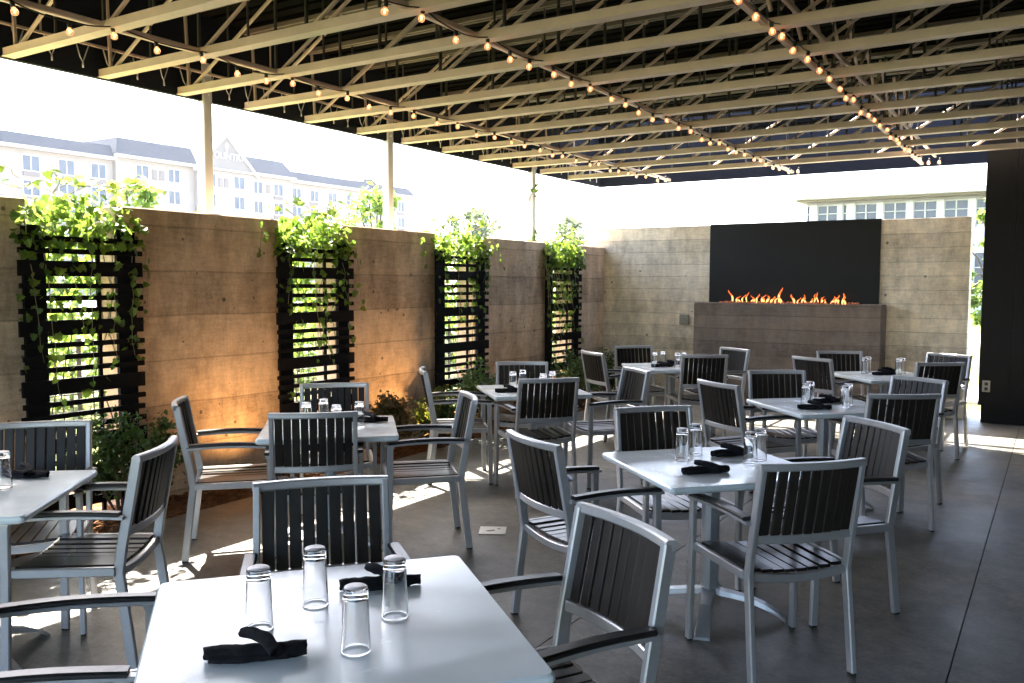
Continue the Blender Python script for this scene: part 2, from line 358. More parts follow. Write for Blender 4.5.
def flame(x, h, wd, lean, seed):
    rr = random.Random(seed); bm = B(); n = 9; rings = []
    ph = rr.random()*6
    for i in range(n+1):
        t = i/n
        r = wd*(.35+1.3*t)*(1-t)**.75 + .0012
        cx = lean*t*t*h + sin(ph+t*7)*.016*t; cy = cos(ph+t*5)*.008*t
        rings.append([bm.verts.new((cx+r*cos(2*pi*k/8), cy+.5*r*sin(2*pi*k/8), t*h)) for k in range(8)])
    for a, b_ in zip(rings, rings[1:]):
        for j in range(8):
            f = bm.faces.new((a[j], a[(j+1)%8], b_[(j+1)%8], b_[j])); f.smooth = True
            f.material_index = 1 if a[0].co.z < h*.45 else 0
    o = obj('flame', bm, [M['flame'], M['flamecore']], F, (x, rr.uniform(-.035, .035), .015))
cxh = (HX0+HX1)/2
for i, (px, h, lean) in enumerate([(-3.97,.23,-.3),(-3.92,.13,.5),(-3.88,.10,-.4),(-3.83,.15,.3),(-3.76,.17,.1),(-3.71,.09,.6),(-3.67,.14,-.3),(-3.62,.15,.2),
        (-3.57,.13,.4),(-3.52,.11,-.5),(-3.48,.14,.2),(-3.43,.10,.5),(-3.38,.12,.5),(-3.33,.23,.15),(-3.30,.16,-.4),
        (-3.18,.14,-.3),(-3.14,.10,.4),(-3.09,.13,.3),(-3.04,.11,-.3),(-2.98,.10,.6),(-2.93,.15,.2),(-2.88,.17,-.2),(-2.83,.12,.4),(-2.80,.08,.3),
        (-2.71,.11,.7),(-2.66,.15,.3),(-2.62,.13,-.3),(-2.57,.16,.2),(-2.53,.12,-.2)]):
    flame((px+3.25)*.94-2.915-cxh+(.03 if px > -3.2 else -.03), h*random.uniform(.65, .95), random.uniform(.010, .026), lean, i)

# dark clad building end at the right
W = thing('clad_wall', 'tall dark brown clad building wall at the right edge', 'wall', (-.745, 11.25, 0))
bm = B()
for k in range(12): box(bm, k*.31+.0015, k*.31+.308, -.10, .10, .205, 3.45)
obj('cladding', bm, M['panel'], W)
bm = B(); box(bm, .03, 3.7, -.05, .10, 0, .20); obj('plinth', bm, M['panel'], W)
bm = B(); box(bm, .04, .12, -.112, -.101, .36, .49); bmesh.ops.bevel(bm, geom=bm.edges[:], offset=.004, segments=1, affect='EDGES')
ou = obj('outlet_cover', bm, M['outlet'], W)
bm = B(); box(bm, .063, .097, -.116, -.1125, .38, .415); box(bm, .063, .097, -.116, -.1125, .435, .47); obj('socket', bm, M['cable'], ou)
# restaurant wall on the right-hand side (out of frame, closes the patio)
RW = thing('restaurant_wall', 'dark clad restaurant wall along the right side of the patio', 'wall', (3.2, 0, 0))
bm = B(); box(bm, 0, .3, -5, 11.14, 0, .9); box(bm, 0, .3, -5, 11.14, 2.5, 3.6)
for y in (-5, -2.4, .6, 3.6, 6.6, 9.6, 10.74): box(bm, .002, .298, y, y+.4, .9, 2.5)
obj('wall', bm, M['panel'], RW)
for y in (-4.6, -2.0, 1.0, 4.0, 7.0, 10.0):
    bm = B(); box(bm, .12, .14, y, min(y+2.6, 10.74) if y > -4.6 else y+2.2, .9, 2.5); obj('window', bm, M['winglass'], RW)

# ------------------------------------------------------------------ canopy roof
RX0, RY1, RZ = -5.96, 11.90, 3.035
C = thing('canopy_roof', 'large flat dark canopy roof on cream steel lattice joists over the patio', 'roof', (0, 0, 0))
bm = B()
y = -5.0
while y < 10.7:                                         # ribbed deck, slot added to let a sun strip onto the back floor
    box(bm, RX0+.05, 4.6, y, y+.10, 3.70, 3.74); box(bm, RX0+.05, 4.6, y+.10, y+.15, 3.735, 3.78); y += .15
box(bm, RX0+.05, 4.6, -5, 10.76, 3.785, 3.86); box(bm, RX0+.05, 4.6, 11.75, RY1-.051, 3.70, 3.86)
obj('deck', bm, M['deck'], C)
bm = B(); box(bm, RX0, RX0+.05, -5.06, RY1, RZ, 3.97); obj('fascia', bm, M['fascia'], C)
bm = B(); box(bm, RX0+.052, 4.6, RY1-.05, RY1, RZ, 3.97); obj('fascia', bm, M['fascia'], C)
bm = B(); box(bm, RX0+.052, 4.6, -5.06, -5.01, RZ, 3.90); obj('fascia', bm, M['fascia'], C)
for y in (4.69, 6.96, 9.85):
    bm = B(); bar(bm, [(-5.93, y, -.3), (-5.93, y, RZ+.3)], .085, .085, (0,1,0), .08); 
    box(bm, -6.0, -5.86, y-.07, y+.07, -.3, -.2)
    obj('post', bm, M['post'], C)
jy = [10.82, 10.05, 9.37, 8.62, 7.89, 7.18, 6.50, 5.80, 5.11, 4.45, 3.79, 3.12, 2.45, 1.78, 1.1, .4, -.3, -1.0, -1.7, -2.4, -3.1, -3.8, -4.5]
JB, JT = 3.045, 3.68
def make_joist():
    bm = B()
    x0, x1 = -5.907, 4.55
    box(bm, x0, x1, -.032, -.010, JB, JB+.050); box(bm, x0, x1, .010, .032, JB, JB+.050)
    box(bm, x0, x1, -.042, .042, JB-.006, JB-.001)
    j = obj('joist', bm, M['steel'], C)
    bm = B(); box(bm, RX0+.055, x1, -.04, -.012, JT-.025, JT+.01); box(bm, RX0+.055, x1, .012, .04, JT-.025, JT+.01)
    obj('top_chord', bm, M['topchord'], j)
    bm = B(); bv = B(); x = x0+.12; st = .98; k = 0
    while x+st < x1:
        bar(bm, [(x, 0, JB+.03), (x+st, 0, JT-.03)], .022, .022, (0,1,0))
        bar(bv, [(x+st*.97, 0, JB+.03), (x+st*.97, 0, JT-.03)], .02, .02, (0,1,0)); bar(bv, [(x+st*.45, 0, JB+.03), (x+st*.45, 0, JT-.03)], .014, .014, (0,1,0))
        x += st
    bar(bm, [(x0+.1, 0, JB+.03), (RX0+.12, 0, JT-.03)], .022, .022, (0,1,0))
    obj('diagonal_web', bm, M['rod'], j); obj('vertical_web', bv, M['darkrod'], j)
    return j
j0 = make_joist(); j0.location.y = jy[0]
for y in jy[1:]:
    c = copy_tree(j0, C); c.location.y = y
SX = (-4.76, -3.02, -1.45, .40, 2.1)                      # bridging lines
for i, x in enumerate(SX):
    bm = B(); bar(bm, [(x-.05, -4.8, JB+.028), (x-.05, RY1-.06, JB+.028)], .042, .036)
    if i >= 2:
        bar(bm, [(x+.10, -4.8, JB+.10), (x+.10, RY1-.08, JB+.10)], .03, .03)
        for a, b_ in zip(jy, jy[1:]):
            bar(bm, [(x-.02, a, JB+.1), (x-.02, b_, JT-.06)], .022, .022, (1,0,0)); bar(bm, [(x+.03, b_, JB+.1), (x+.03, a, JT-.06)], .022, .022, (1,0,0))
    obj('bridging_bar', bm, M['steel'], C)
# curtain rail with wire hooks along the open left edge
CR = thing('hanging_rail', 'thin rail with a row of bent wire hooks under the left roof edge', 'rail', (-5.83, 0, 3.235))
bm = B(); bar(bm, [(0, -3, 0), (0, 11.8, 0)], .014, .02)
for y in range(-3, 13, 2): bar(bm, [(0, y+.3, .01), (0, y+.3, .45)], .012, .012, (0,1,0))
obj('rail', bm, M['rod'], CR)
bm = B(); tube(bm, [(0,-.045,-.012),(0,-.02,-.10),(0,0,-.135),(0,.012,-.10),(0,.045,-.012)], .0045, 5); tube(bm, [(0,0,-.135),(0,0,-.17)], .006, 5)
hk = obj('hook', bm, M['post'], CR); hk.location.y = 1.6
y = 1.82
while y < 11.7:
    c = hk.copy(); COL.objects.link(c); c.parent = CR; c.location.y = y; c.rotation_euler.z = rgrad(.4); y += .21+rgrad(.02)

# ------------------------------------------------------------------ string lights
def bulb_proto():
    bm = B(); lathe(bm, [(.0, .0), (.016, .0), (.019, -.006), (.018, -.038), (.013, -.045), (.0, -.046)], 10)
    s = obj('lamp_holder', bm, M['cable'])
    bm = B(); lathe(bm, [(.012, -.042), (.017, -.052), (.027, -.064), (.031, -.080), (.028, -.096), (.018, -.108), (.0, -.112)], 14)
    b_ = obj('bulb', bm, M['bulb'], s)
    bm = B(); lathe(bm, [(.0, -.060), (.006, -.064), (.008, -.085), (.0, -.096)], 8)
    # filament sits outside the amber shell as a small hot tip seen through it
    f = obj('filament', bm, M['filament'], b_)
    return s
bproto = bulb_proto(); bproto.scale = (.66,.66,.66); first = True
names = ['string of amber bulbs nearest the open left edge of the roof', 'middle string of amber bulbs hanging under the roof joists',
         'right-hand string of amber bulbs running toward the fireplace, most tightly foreshortened']
for i, x in enumerate(SX[:3]):
    T = thing('string_light', names[i], 'string lights', (x+.04, 0, 0), 0, 'strings of amber bulbs under the canopy')
    ys = [y for y in jy if y > .9][::-1]
    pts = []; ys2 = [ys[0]]+ys[1:]
    for a, b_ in zip(ys, ys[1:]):
        sag = random.uniform(.02, .05)
        for k in range(5):
            t = k/5; pts.append((rgrad(.006), a+(b_-a)*t, JB+.012-.0-sag*4*t*(1-t)))
    pts.append((0, ys[-1], JB+.012)); pts.append((.01, ys[-1]+.25, JB-.0))
    P = [Vector(p) for p in pts]
    bm = B(); tube(bm, P, .0045, 6)
    for y in ys: tube(bm, [(0, y, JB+.01), (.0, y, JB+.09)], .005, 5)
    obj('cable', bm, M['cable'], T)
    def zat(y):
        for p, q in zip(P, P[1:]):
            if p.y <= y <= q.y: return p.z+(q.z-p.z)*(y-p.y)/(q.y-p.y)
        return JB
    y = 1.35; k = 0
    while y < 10.9:
        s = bproto if first else copy_tree(bproto); first = False
        s.parent = T; s.location = (0, y, zat(y)-.002); s.rotation_euler = (rgrad(.15), rgrad(.30), rgrad(3)); y += random.uniform(.24, .33); k += 1
    for k in range(2):
        s = copy_tree(bproto, T); s.location = (.10+.11*k, 10.98, JB-.03)
# ------------------------------------------------------------------ trellises
tr = [(2.93, 3.79, 'first from the left, nearest the camera'), (5.05, 5.96, 'second from the left'), (7.21, 8.19, 'third from the left'), (9.52, 10.46, 'fourth from the left, nearest the fireplace')]
for i, (a, b_, wh) in enumerate(tr):
    T = thing('trellis', 'black horizontal-slat timber trellis over a wall opening, '+wh, 'trellis', (XL+.02, (a+b_)/2, 0), 0, 'black trellises over the wall openings')
    wd = b_-a; bm = B(); z = .0; k = 0; h0 = -.0
    z = .06
    while z < 1.90:
        hh = .10 if k%4 == 0 else .034
        e0 = rgrad(.012); box(bm, .032, .056, -wd/2+e0, wd/2+e0*.5, z, z+hh); z += hh+.046; k += 1
    obj('slat_panel', bm, M['trellis'], T)
    for s in (-1, 1):
        bm = B(); box(bm, .0, .030, s*(wd/2-.11)-.07, s*(wd/2-.11)+.07, -.03, 1.93); box(bm, -.07, -.002, s*(wd/2-.10)-.02, s*(wd/2-.10)+.02, -.03, 1.93)
        obj('upright', bm, M['trellis'], T)
    bm = B(); box(bm, .01, .030, .10, .125, -.03, 1.93); obj('middle_rail', bm, M['trellis'], T)

# ------------------------------------------------------------------ leaves
def leaf(bm, p, s, nrm, rollv, lobed=True, mi=0):
    n = nrm.normalized(); a = (rollv - n*rollv.dot(n))
    if a.length < 1e-3: a = n.orthogonal()
    a.normalize(); c = n.cross(a)
    if lobed: prof = [(0,0),(.22,.16),(.50,.10),(.40,.34),(.52,.50),(.32,.56),(.30,.80),(0,1.05)]
    else: prof = [(0,0),(.26,.25),(.30,.55),(0,1)]
    fold = random.uniform(.05, .3)
    L_ = [bm.verts.new(p+a*(y*s)+c*(x*s)+n*(abs(x)*fold*s - y*y*.15*s)) for x, y in prof]
    R_ = [L_[0]]+[bm.verts.new(p+a*(y*s)-c*(x*s)+n*(abs(x)*fold*s - y*y*.15*s)) for x, y in prof[1:-1]]+[L_[-1]]
    f = bm.faces.new(L_[::-1]); f.material_index = mi
    f = bm.faces.new(R_); f.material_index = mi
def rvec(): 
    while 1:
        v = Vector((rgrad(1), rgrad(1), rgrad(1)))
        if .05 < v.length < 1: return v.normalized()
def vine(i, a, b_, amount, wh, hang):
    yc = (a+b_)/2; V = thing('climbing_vine', 'bright green lobed-leaf vine spilling over the '+wh, 'vine', (XL, yc, 0), 0, 'vines on the trellises')
    bs = B(); bl = B(); hw_ = (b_-a)/2
    def strand(p0, p1, sagz, n, ls, lr=.03):
        pts = []
        for k in range(n+1):
            t = k/n; p = p0.lerp(p1, t); p.z -= sagz*4*t*(1-t); pts.append(p+Vector((rgrad(.01), rgrad(.015), rgrad(.01))))
        tube(bs, pts, .0035, 5, r1=.0015)
        return pts
    # main stems up behind/through the slats
    for k in range(7):
        y0 = rgrad(hw_*.8); pts = [Vector((.0+rgrad(.03), y0+.05*sin(q*1.3+k)+rgrad(.01), -.03+1.95*q/9)) for q in range(10)]
        tube(bs, pts, .006, 5, r1=.003)
    # heap in the opening above the trellis
    for k in range(int(680*amount)):
        t = random.random()
        y = rgrad(hw_*1.0); hh = .20*(1-(y/(hw_*1.15))**2)
        z = 1.82+random.random()**1.2*(.17+hh*.85); x = rgrad(.14)-.02
        if z > WZ+.02: x = rgrad(.2)-.05
        nrm = Vector((.5, 0, .7))+rvec()*.9
        leaf(bl, Vector((x, y, z)), random.choice((.03, .04, .055, .07)), nrm, Vector((rgrad(1), rgrad(1), -.8)))
    # leaves among slats, denser near top
    for k in range(int(110*amount)):
        z = 1.95-abs(random.gauss(0, .55)); y = rgrad(hw_*1.02)
        if z < .1: continue
        x = random.choice((.085, .09, .06, -.02))+rgrad(.02)
        leaf(bl, Vector((x, y, z)), random.uniform(.03, .08), Vector((1, 0, .3))+rvec()*.7, Vector((rgrad(.5), rgrad(.6), -1)))
    # leafy mass against the back of the openings
    for k in range(int(160*amount)):
        leaf(bl, Vector((-.30+rgrad(.08), rgrad(.33), random.uniform(1.2, 2.1))), random.uniform(.06, .10), rvec(), rvec())
    # hanging strands and tendrils
    for (dy, top, ln, out) in hang:
        p0 = Vector((.06, dy, top)); p1 = Vector((.10+out, dy+rgrad(.08), top-ln)); pts = strand(p0, p1, -.02, 8, .07)
        for p in pts[1:]:
            if random.random() < .75: leaf(bl, p+Vector((.01, rgrad(.02), 0)), random.uniform(.035, .065), Vector((1, 0, .2))+rvec()*.6, Vector((0, rgrad(1), -1)))
    for k in range(16):
        y0 = rgrad(hw_); ang = rgrad(1.5); ln = random.uniform(.10, .34)
        p0 = Vector((rgrad(.08), y0, 2.1+random.random()*.12)); p1 = p0+Vector((rgrad(.1), sin(ang)*ln*1.2, cos(ang)*ln*.42))
        pts = strand(p0, p1, -.03, 5, .05)
        for p in pts[2:]: leaf(bl, p, random.uniform(.035, .07), Vector((.3, 0, .8))+rvec()*.6, rvec())
    obj('stem', bs, M['vinestem'], V); obj('foliage', bl, M['vine'], V, fix=False)
whs = ['first trellis from the left', 'second trellis from the left', 'third trellis from the left', 'fourth trellis, next to the fireplace wall corner']
vine(0, *tr[0][:2], 1.0, whs[0], [(-.38,1.95,.9,0),(-.28,1.9,1.1,.02),(-.1,1.8,.6,0),(.05,1.8,.9,.03),(.2,1.75,.7,0),(.35,1.85,.8,0),(.45,1.8,.5,.03)])
vine(1, *tr[1][:2], 1.15, whs[1], [(-.62,2.1,.35,0),(-.3,1.9,.5,0),(-.05,1.9,.95,.05),(.1,1.6,.6,.05),(.3,1.9,.5,0),(.5,1.9,.55,.05),(.0,1.3,.4,.04)])
vine(2, *tr[2][:2], 1.0, whs[2], [(-.3,1.9,.5,0),(-.1,1.9,.7,0),(.2,1.9,.6,0),(.4,1.9,.35,0),(.62,2.1,.35,.1),(-.8,2.1,.35,.05)])
vine(3, *tr[3][:2], 1.7, whs[3], [(-.45,2.0,1.3,.1),(-.35,2.0,1.2,.12),(-.5,1.9,1.0,.06),(-.25,2.0,1.0,.1),(-.1,1.9,.8,.08),(.1,1.9,.9,.03),(-.5,2.0,.8,.05),(-.4,2.0,1.1,.05),(-.3,2.0,1.0,.08),(-.15,2.0,.9,.05),(0,2.0,.6,0),(.2,2.0,.5,0),(-.55,1.9,.5,.1)])
# loose vine creeping up the far post
V = thing('climbing_vine', 'thin vine creeping up the farthest white roof post', 'vine', (-5.93, 9.85, 0), 0, 'vines on the trellises')
bs = B(); bl = B(); pts = [Vector((.055*cos(k*.9), .055*sin(k*.9), 1.6+k*.09)) for k in range(15)]; tube(bs, pts, .004, 5)
for k in range(46):
    p = random.choice(pts); leaf(bl, p*1.0+Vector((rgrad(.05), rgrad(.05), rgrad(.05))), random.uniform(.05, .09), rvec(), rvec())
obj('stem', bs, M['vinestem'], V); obj('foliage', bl, M['vine'], V, fix=False)

# ------------------------------------------------------------------ shrubs in the bed
def shrub(x, y, rx, ry, h, n, m_, lab, flowers=0, ls=.035):
    T = thing('shrub', lab, 'shrub', (x, y, -.03), 0, 'shrubs in the mulch bed')
    bs = B(); bl = B(); mats = [m_, M['petal']]
    tips = []
    for k in range(22):
        a = random.random()*2*pi; r = random.random()**.5
        p1 = Vector((cos(a)*r*rx*.85, sin(a)*r*ry*.85, h*random.uniform(.6, .98)*(1-.45*r*r)))
        p0 = Vector((cos(a)*.04, sin(a)*.04, 0)); mid = p0.lerp(p1, .5)+Vector((rgrad(.04), rgrad(.04), .05))
        tube(bs, [p0, mid, p1], .007, 5, r1=.003); tips.append((mid, p1))
    for k in range(int(n*1.7)):
        mid, p1 = random.choice(tips); t = random.random()**.6
        p = mid.lerp(p1, t*1.1)+rvec()*random.random()*.11
        if p.z < .02: p.z = .03
        leaf(bl, p, ls*random.uniform(.7, 1.4), Vector((0, 0, .7))+rvec(), rvec(), lobed=False)
    for k in range(flowers):
        mid, p1 = random.choice(tips[:9]); p = p1+rvec()*.10+Vector((.05, .1, .02))
        for q in range(4): leaf(bl, p, .022, rvec()+Vector((0,0,1)), rvec(), lobed=False, mi=1)
    obj('branch', bs, M['bark'], T); obj('foliage', bl, mats, T, fix=False)
shrub(-5.25, 3.45, .34, .50, .78, 1700, M['bush'], 'dense dark green shrub under the first trellis from the left')
shrub(-5.22, 2.45, .34, .45, .55, 1000, M['bush'], 'low green shrub at the left photo edge behind a chair')
shrub(-5.20, 6.05, .30, .36, .62, 1500, M['bushred'], 'low reddish green shrub beside the yellow-flowering one')
shrub(-5.13, 6.72, .30, .34, .60, 1500, M['bush'], 'low shrub with yellow blossoms below the third wall section', 90)
shrub(-5.25, 7.65, .34, .45, .78, 1300, M['bush'], 'green shrub at the foot of the third trellis')
shrub(-5.22, 8.75, .34, .45, .62, 1000, M['bush'], 'green shrub between third and fourth trellis')
shrub(-5.22, 9.8, .38, .50, .95, 1600, M['bush'], 'tall green shrub at the foot of the fourth trellis')
shrub(-5.20, 10.7, .35, .40, .75, 1100, M['bush'], 'green shrub in the corner by the fireplace wall')
# fallen bark and twigs give the bed its rough surface
bm = B()
for k in range(2600):
    p = Vector((random.uniform(-5.54, -4.99), random.uniform(.5, 11.2), -.02)); a = random.random()*pi; l = random.uniform(.015, .05)
    bar(bm, [p-Vector((cos(a)*l, sin(a)*l, rgrad(.008))), p+Vector((cos(a)*l, sin(a)*l, rgrad(.008)))], .014, .006)
o = obj('bark_chips', bm, M['soil']); o['kind'] = 'stuff'; tag(o, 'scattered brown bark chips on the planting bed', 'mulch')

# low added spotlights, invented to make the warm glow on the wall
def added_bed_light(y, lab, watts):
    T = thing('added_bed_light', lab, 'added light', (-5.06, y, -.03), 0, 'added lights in the planting bed')
    bm = B(); tube(bm, [(0,0,-.05),(0,0,.07)], .008, 8); obj('stake', bm, M['rubber'], T)
    bm = B(); d = Vector((-.50, 0, .87)).normalized(); p0 = Vector((.01, 0, .07)); tube(bm, [p0, p0+d*.085], .024, 14, r1=.030); obj('housing', bm, M['rubber'], T)
    bm = B(); tube(bm, [p0+d*.0855, p0+d*.0875], .025, 14); obj('lens', bm, M['lens'], T)
    ld = bpy.data.lights.new('added_glow_lamp', 'SPOT'); ld.energy = watts; ld.color = (1, .54, .22); ld.spot_size = R(125); ld.spot_blend = 1; ld.shadow_soft_size = .022
    lo = bpy.data.objects.new('added_glow_lamp', ld); COL.objects.link(lo); lo.parent = T; lo.location = p0+d*.12; lo.rotation_euler = (-d).to_track_quat('Z', 'Y').to_euler()
added_bed_light(2.62, 'small added warm light in the bed by the left-hand wall section', 1.3)
added_bed_light(4.62, 'small added warm light glowing on the wall between first and second trellis', 4.3)
added_bed_light(6.52, 'small added warm light behind shrubs between second and third trellis', 3.8)
added_bed_light(8.75, 'small added warm light between third and fourth trellis', .8)
# ------------------------------------------------------------------ chair
def bow(x, d, half=.22): return -d*(1-(x/half)**2)
def make_chair():
    T = thing('armchair', '', 'chair', (0,0,0), 0, 'silver-framed black-slatted armchairs round the tables')
    a, s = M['alu'], M['slat']
    YT, YS, YF = -.245, -.165, -.215          # rear post at top / seat / foot
    CH = .873
    def ypost(z): return YS+(YT-YS)*(z-.44)/(CH-.44) if z > .44 else YF+(YS-YF)*(z/.44)
    for sx in (-1, 1):                          # rear legs up to the top rail
        bm = B(); bar(bm, [(sx*.224, YF, .008), (sx*.222, YF+(YS-YF)*.55, .24), (sx*.220, YS, .42), (sx*.220, ypost(.52), .52), (sx*.218, ypost(.66), .66), (sx*.216, YT, CH)], .040, .024, (1,0,0))
        l = obj('leg', bm, a, T)
        bm = B(); bar(bm, [(sx*.224, YF, 0), (sx*.224, YF, .0075)], .036, .020, (1,0,0)); obj('foot_cap', bm, M['rubber'], l)
        bm = B(); bar(bm, [(sx*.258, .262, .008), (sx*.254, .252, .42), (sx*.253, .250, .618), (sx*.252, .243, .634)], .036, .024, (1,0,0))
        l = obj('leg', bm, a, T)
        bm = B(); bar(bm, [(sx*.258, .262, 0), (sx*.258, .262, .0075)], .032, .020, (1,0,0)); obj('foot_cap', bm, M['rubber'], l)
        bm = B(); pts = [(sx*(.238+.014*t), ypost(.655)+.01+(.272-ypost(.655))*t, .640+.010*sin(pi*t)-.006*t) for t in [q/8 for q in range(9)]]
        bar(bm, pts, .028, .014)
        ar = obj('arm_rail', bm, a, T)
        bm = B(); pts = [(sx*(.238+.016*t), ypost(.655)+.026+(.262-ypost(.655)-.026)*t, .6565+.010*sin(pi*t)-.006*t) for t in [q/8 for q in range(9)]]
        bar(bm, pts, .044, .017, ch=.3); obj('arm_pad', bm, M['pad'], ar)
    # back frame: curved top and bottom rails
    bm = B(); xs = [-.228+.456*q/12 for q in range(13)]
    bar(bm, [(x, YT+bow(x, .030, .228)+.0, CH-.002) for x in xs], .032, .030)
    obj('top_rail', bm, a, T); bm = B()
    bar(bm, [(x*.90, ypost(.575)+bow(x*.9, .026, .205), .575) for x in xs], .024, .036)
    obj('lower_rail', bm, a, T)
    bm = B(); n = 9; wd = .405/n
    for k in range(n):
        x = -.2025+wd*(k+.5); z0, z1 = .594, CH-.019
        p0 = Vector((x, ypost(z0)+bow(x, .026, .205), z0)); p1 = Vector((x, ypost(z1)+bow(x, .030, .228), z1))
        bar(bm, [p0, p1], wd-.0055, .013, (0,1,0))
    obj('backrest', bm, s, T)
    # seat frame and seat slats (dished across)
    bm = B(); dz = lambda x: .440-.022*(1-(x/.24)**2)
    for sx in (-1, 1): bar(bm, [(sx*.232, YS+.012, .425), (sx*.244, .245, .425)], .022, .036)
    bar(bm, [(x*1.0, .250, dz(x)-.015) for x in xs], .022, .034)
    bar(bm, [(x*.9, YS-.0, dz(x)-.018) for x in xs], .022, .034)
    obj('seat_frame', bm, a, T)
    bm = B(); n = 8; wd = .44/n
    for k in range(n):
        x = -.22+wd*(k+.5); bar(bm, [(x*.95, YS+.014, dz(x)+.006), (x, .236, dz(x)+.006)], wd-.007, .014)
    obj('seat', bm, M['seat'], T)
    return T
BACK = .245
proto = make_chair(); used = False
TN = dict(A='nearest table', B='table right of centre', C='third right-hand table', D='table by the fireplace',
          E='farthest left table', F='third left-hand table', G='second left-hand table', H='left-edge table')
SN = dict(SE='near side', NW='far side', SW='left side', NE='right side')
FC = dict(SE='back to the camera', NW='facing the camera', SW='facing right', NE='facing left')
chairs = [('G','SE',-3.30,3.26,133),('G','NW',-4.14,4.29,-47),('G','SW',-4.27,3.17,47),('G','NE',-3.03,4.29,225),
 ('F','SW',-4.26,5.43,40),('F','SE',-3.10,5.40,138),('F','NW',-3.95,6.41,-54),('F','NE',-2.86,6.39,230),
 ('E','SW',-3.97,7.80,55),('E','NW',-3.99,8.84,-43),('E','SE',-2.90,8.10,126),('E','NE',-2.93,9.12,238),
 ('B','NW',-1.88,4.44,-43),('C','SW',-1.99,5.84,55),('C','NW',-1.88,6.92,-56),('D','SW',-1.95,8.38,62),
 ('D','NW',-1.90,9.34,-62),('D','SE',-.87,8.48,131),('D','NE',-.91,9.60,245),('C','NE',-.85,6.95,240),
 ('C','SE',-.80,5.86,124),('B','NE',-.75,4.56,228),('B','SE',-.78,3.41,137),('B','SW',-1.95,3.26,60),
 ('A','NE',-1.04,2.24,240),('A','NW',-2.13,2.14,-42),('H','NE',-3.17,2.23,216),('H','NW',-4.16,2.29,-41),('A','SW',-2.34,.98,48)]
for (tb, sd_, x, y, fdeg) in chairs:
    o = proto if not used else copy_tree(proto); used = True
    f = R(fdeg); o.location = (x+cos(f)*BACK, y+sin(f)*BACK, 0); o.rotation_euler = (0, 0, f-pi/2)
    o['label'] = 'black-slatted armchair, %s of the %s, %s' % (SN[sd_], TN[tb], FC[sd_])
    if tb == 'A' and sd_ == 'SW': o['label'] = 'armchair at the lower left photo corner, only its black arm showing'

# ------------------------------------------------------------------ tables
TZ = .715
def make_table():
    T = thing('dining_table', '', 'table', (0,0,0), 0, 'white square patio tables')
    bm = B(); hs = .402; r = .018
    def ring(s, z):
        pts = []
        for cx_, cy_, a0 in ((1,1,0),(-1,1,90),(-1,-1,180),(1,-1,270)):
            for k in range(4):
                a = R(a0+k*30); pts.append(bm.verts.new((cx_*(hs-r)*1+ (s-hs)*cx_+ r*cos(a), cy_*(hs-r)+(s-hs)*cy_+r*sin(a), z)))
        return pts
    rs = [ring(hs-.020, TZ-.034), ring(hs-.004, TZ-.026), ring(hs, TZ-.016), ring(hs-.001, TZ-.006), ring(hs-.006, TZ)]
    for a, b_ in zip(rs, rs[1:]):
        for j in range(16): bm.faces.new((a[j], a[(j+1)%16], b_[(j+1)%16], b_[j]))
    bm.faces.new(rs[0][::-1]); bm.faces.new(rs[-1])
    obj('tabletop', bm, M['top'], T)
    bm = B(); bar(bm, [(0,0,.10),(0,0,TZ-.06)], .075, .075, (0,1,0), ch=.25); box(bm, -.15, .15, -.15, .15, TZ-.048, TZ-.036)
    for a in range(4):
        c_, s_ = cos(a*pi/2), sin(a*pi/2); bar(bm, [(c_*.03, s_*.03, TZ-.058), (c_*.30, s_*.30, TZ-.045)], .035, .016)
    obj('column', bm, M['column'], T)
    for a in range(4):
        an = a*pi/2+pi/4+.2; c_, s_ = cos(an), sin(an); bm = B()
        prof = [(.02,.135,.075),(.05,.118,.07),(.10,.112,.06),(.18,.100,.058),(.26,.072,.062),(.32,.036,.068),(.35,.012,.072)]
        rings = []
        for r_, z, wd in prof:
            sx, sy = -s_*wd/2, c_*wd/2; th = .022 if r_ < .3 else .012
            rings.append([bm.verts.new((c_*r_+sx, s_*r_+sy, z-th)), bm.verts.new((c_*r_-sx, s_*r_-sy, z-th)), bm.verts.new((c_*r_-sx*.8, s_*r_-sy*.8, z)), bm.verts.new((c_*r_+sx*.8, s_*r_+sy*.8, z))])
        for p, q in zip(rings, rings[1:]):
            for j in range(4): bm.faces.new((p[j], p[(j+1)%4], q[(j+1)%4], q[j]))
        bm.faces.new(rings[0]); bm.faces.new(rings[-1][::-1])
        obj('foot', bm, M['column'], T)
    return T
tabs = dict(A=(-1.507,1.545,50,1.09), B=(-1.361,3.923,48,1), C=(-1.383,6.33,43.5,1), D=(-1.355,8.78,41,1), E=(-3.40,8.49,44,1.02), F=(-3.565,5.947,45,.97), G=(-3.634,3.725,42.5,.97), H=(-3.71,1.71,40,1))
TL = dict(A='nearest glossy white square table with silver pedestal, bottom of photo', B='white square table with arched pedestal base, right of centre',
  C='white square table behind the right-of-centre one, third of the right-hand row', D='white square table nearest the fireplace, at right', E='farthest left white square table, before the hearth left end',
  F='white square table third of the left-hand row, before the third trellis', G='white square table before the second trellis with four glasses in a line', H='white square table cut by the left photo edge')
t0 = make_table(); used = False
for k, (x, y, a, sc_) in tabs.items():
    o = t0 if not used else copy_tree(t0); used = True
    o.location = (x, y, 0); o.rotation_euler = (0, 0, R(a)); o.scale = (sc_, sc_, 1); o['label'] = TL[k]

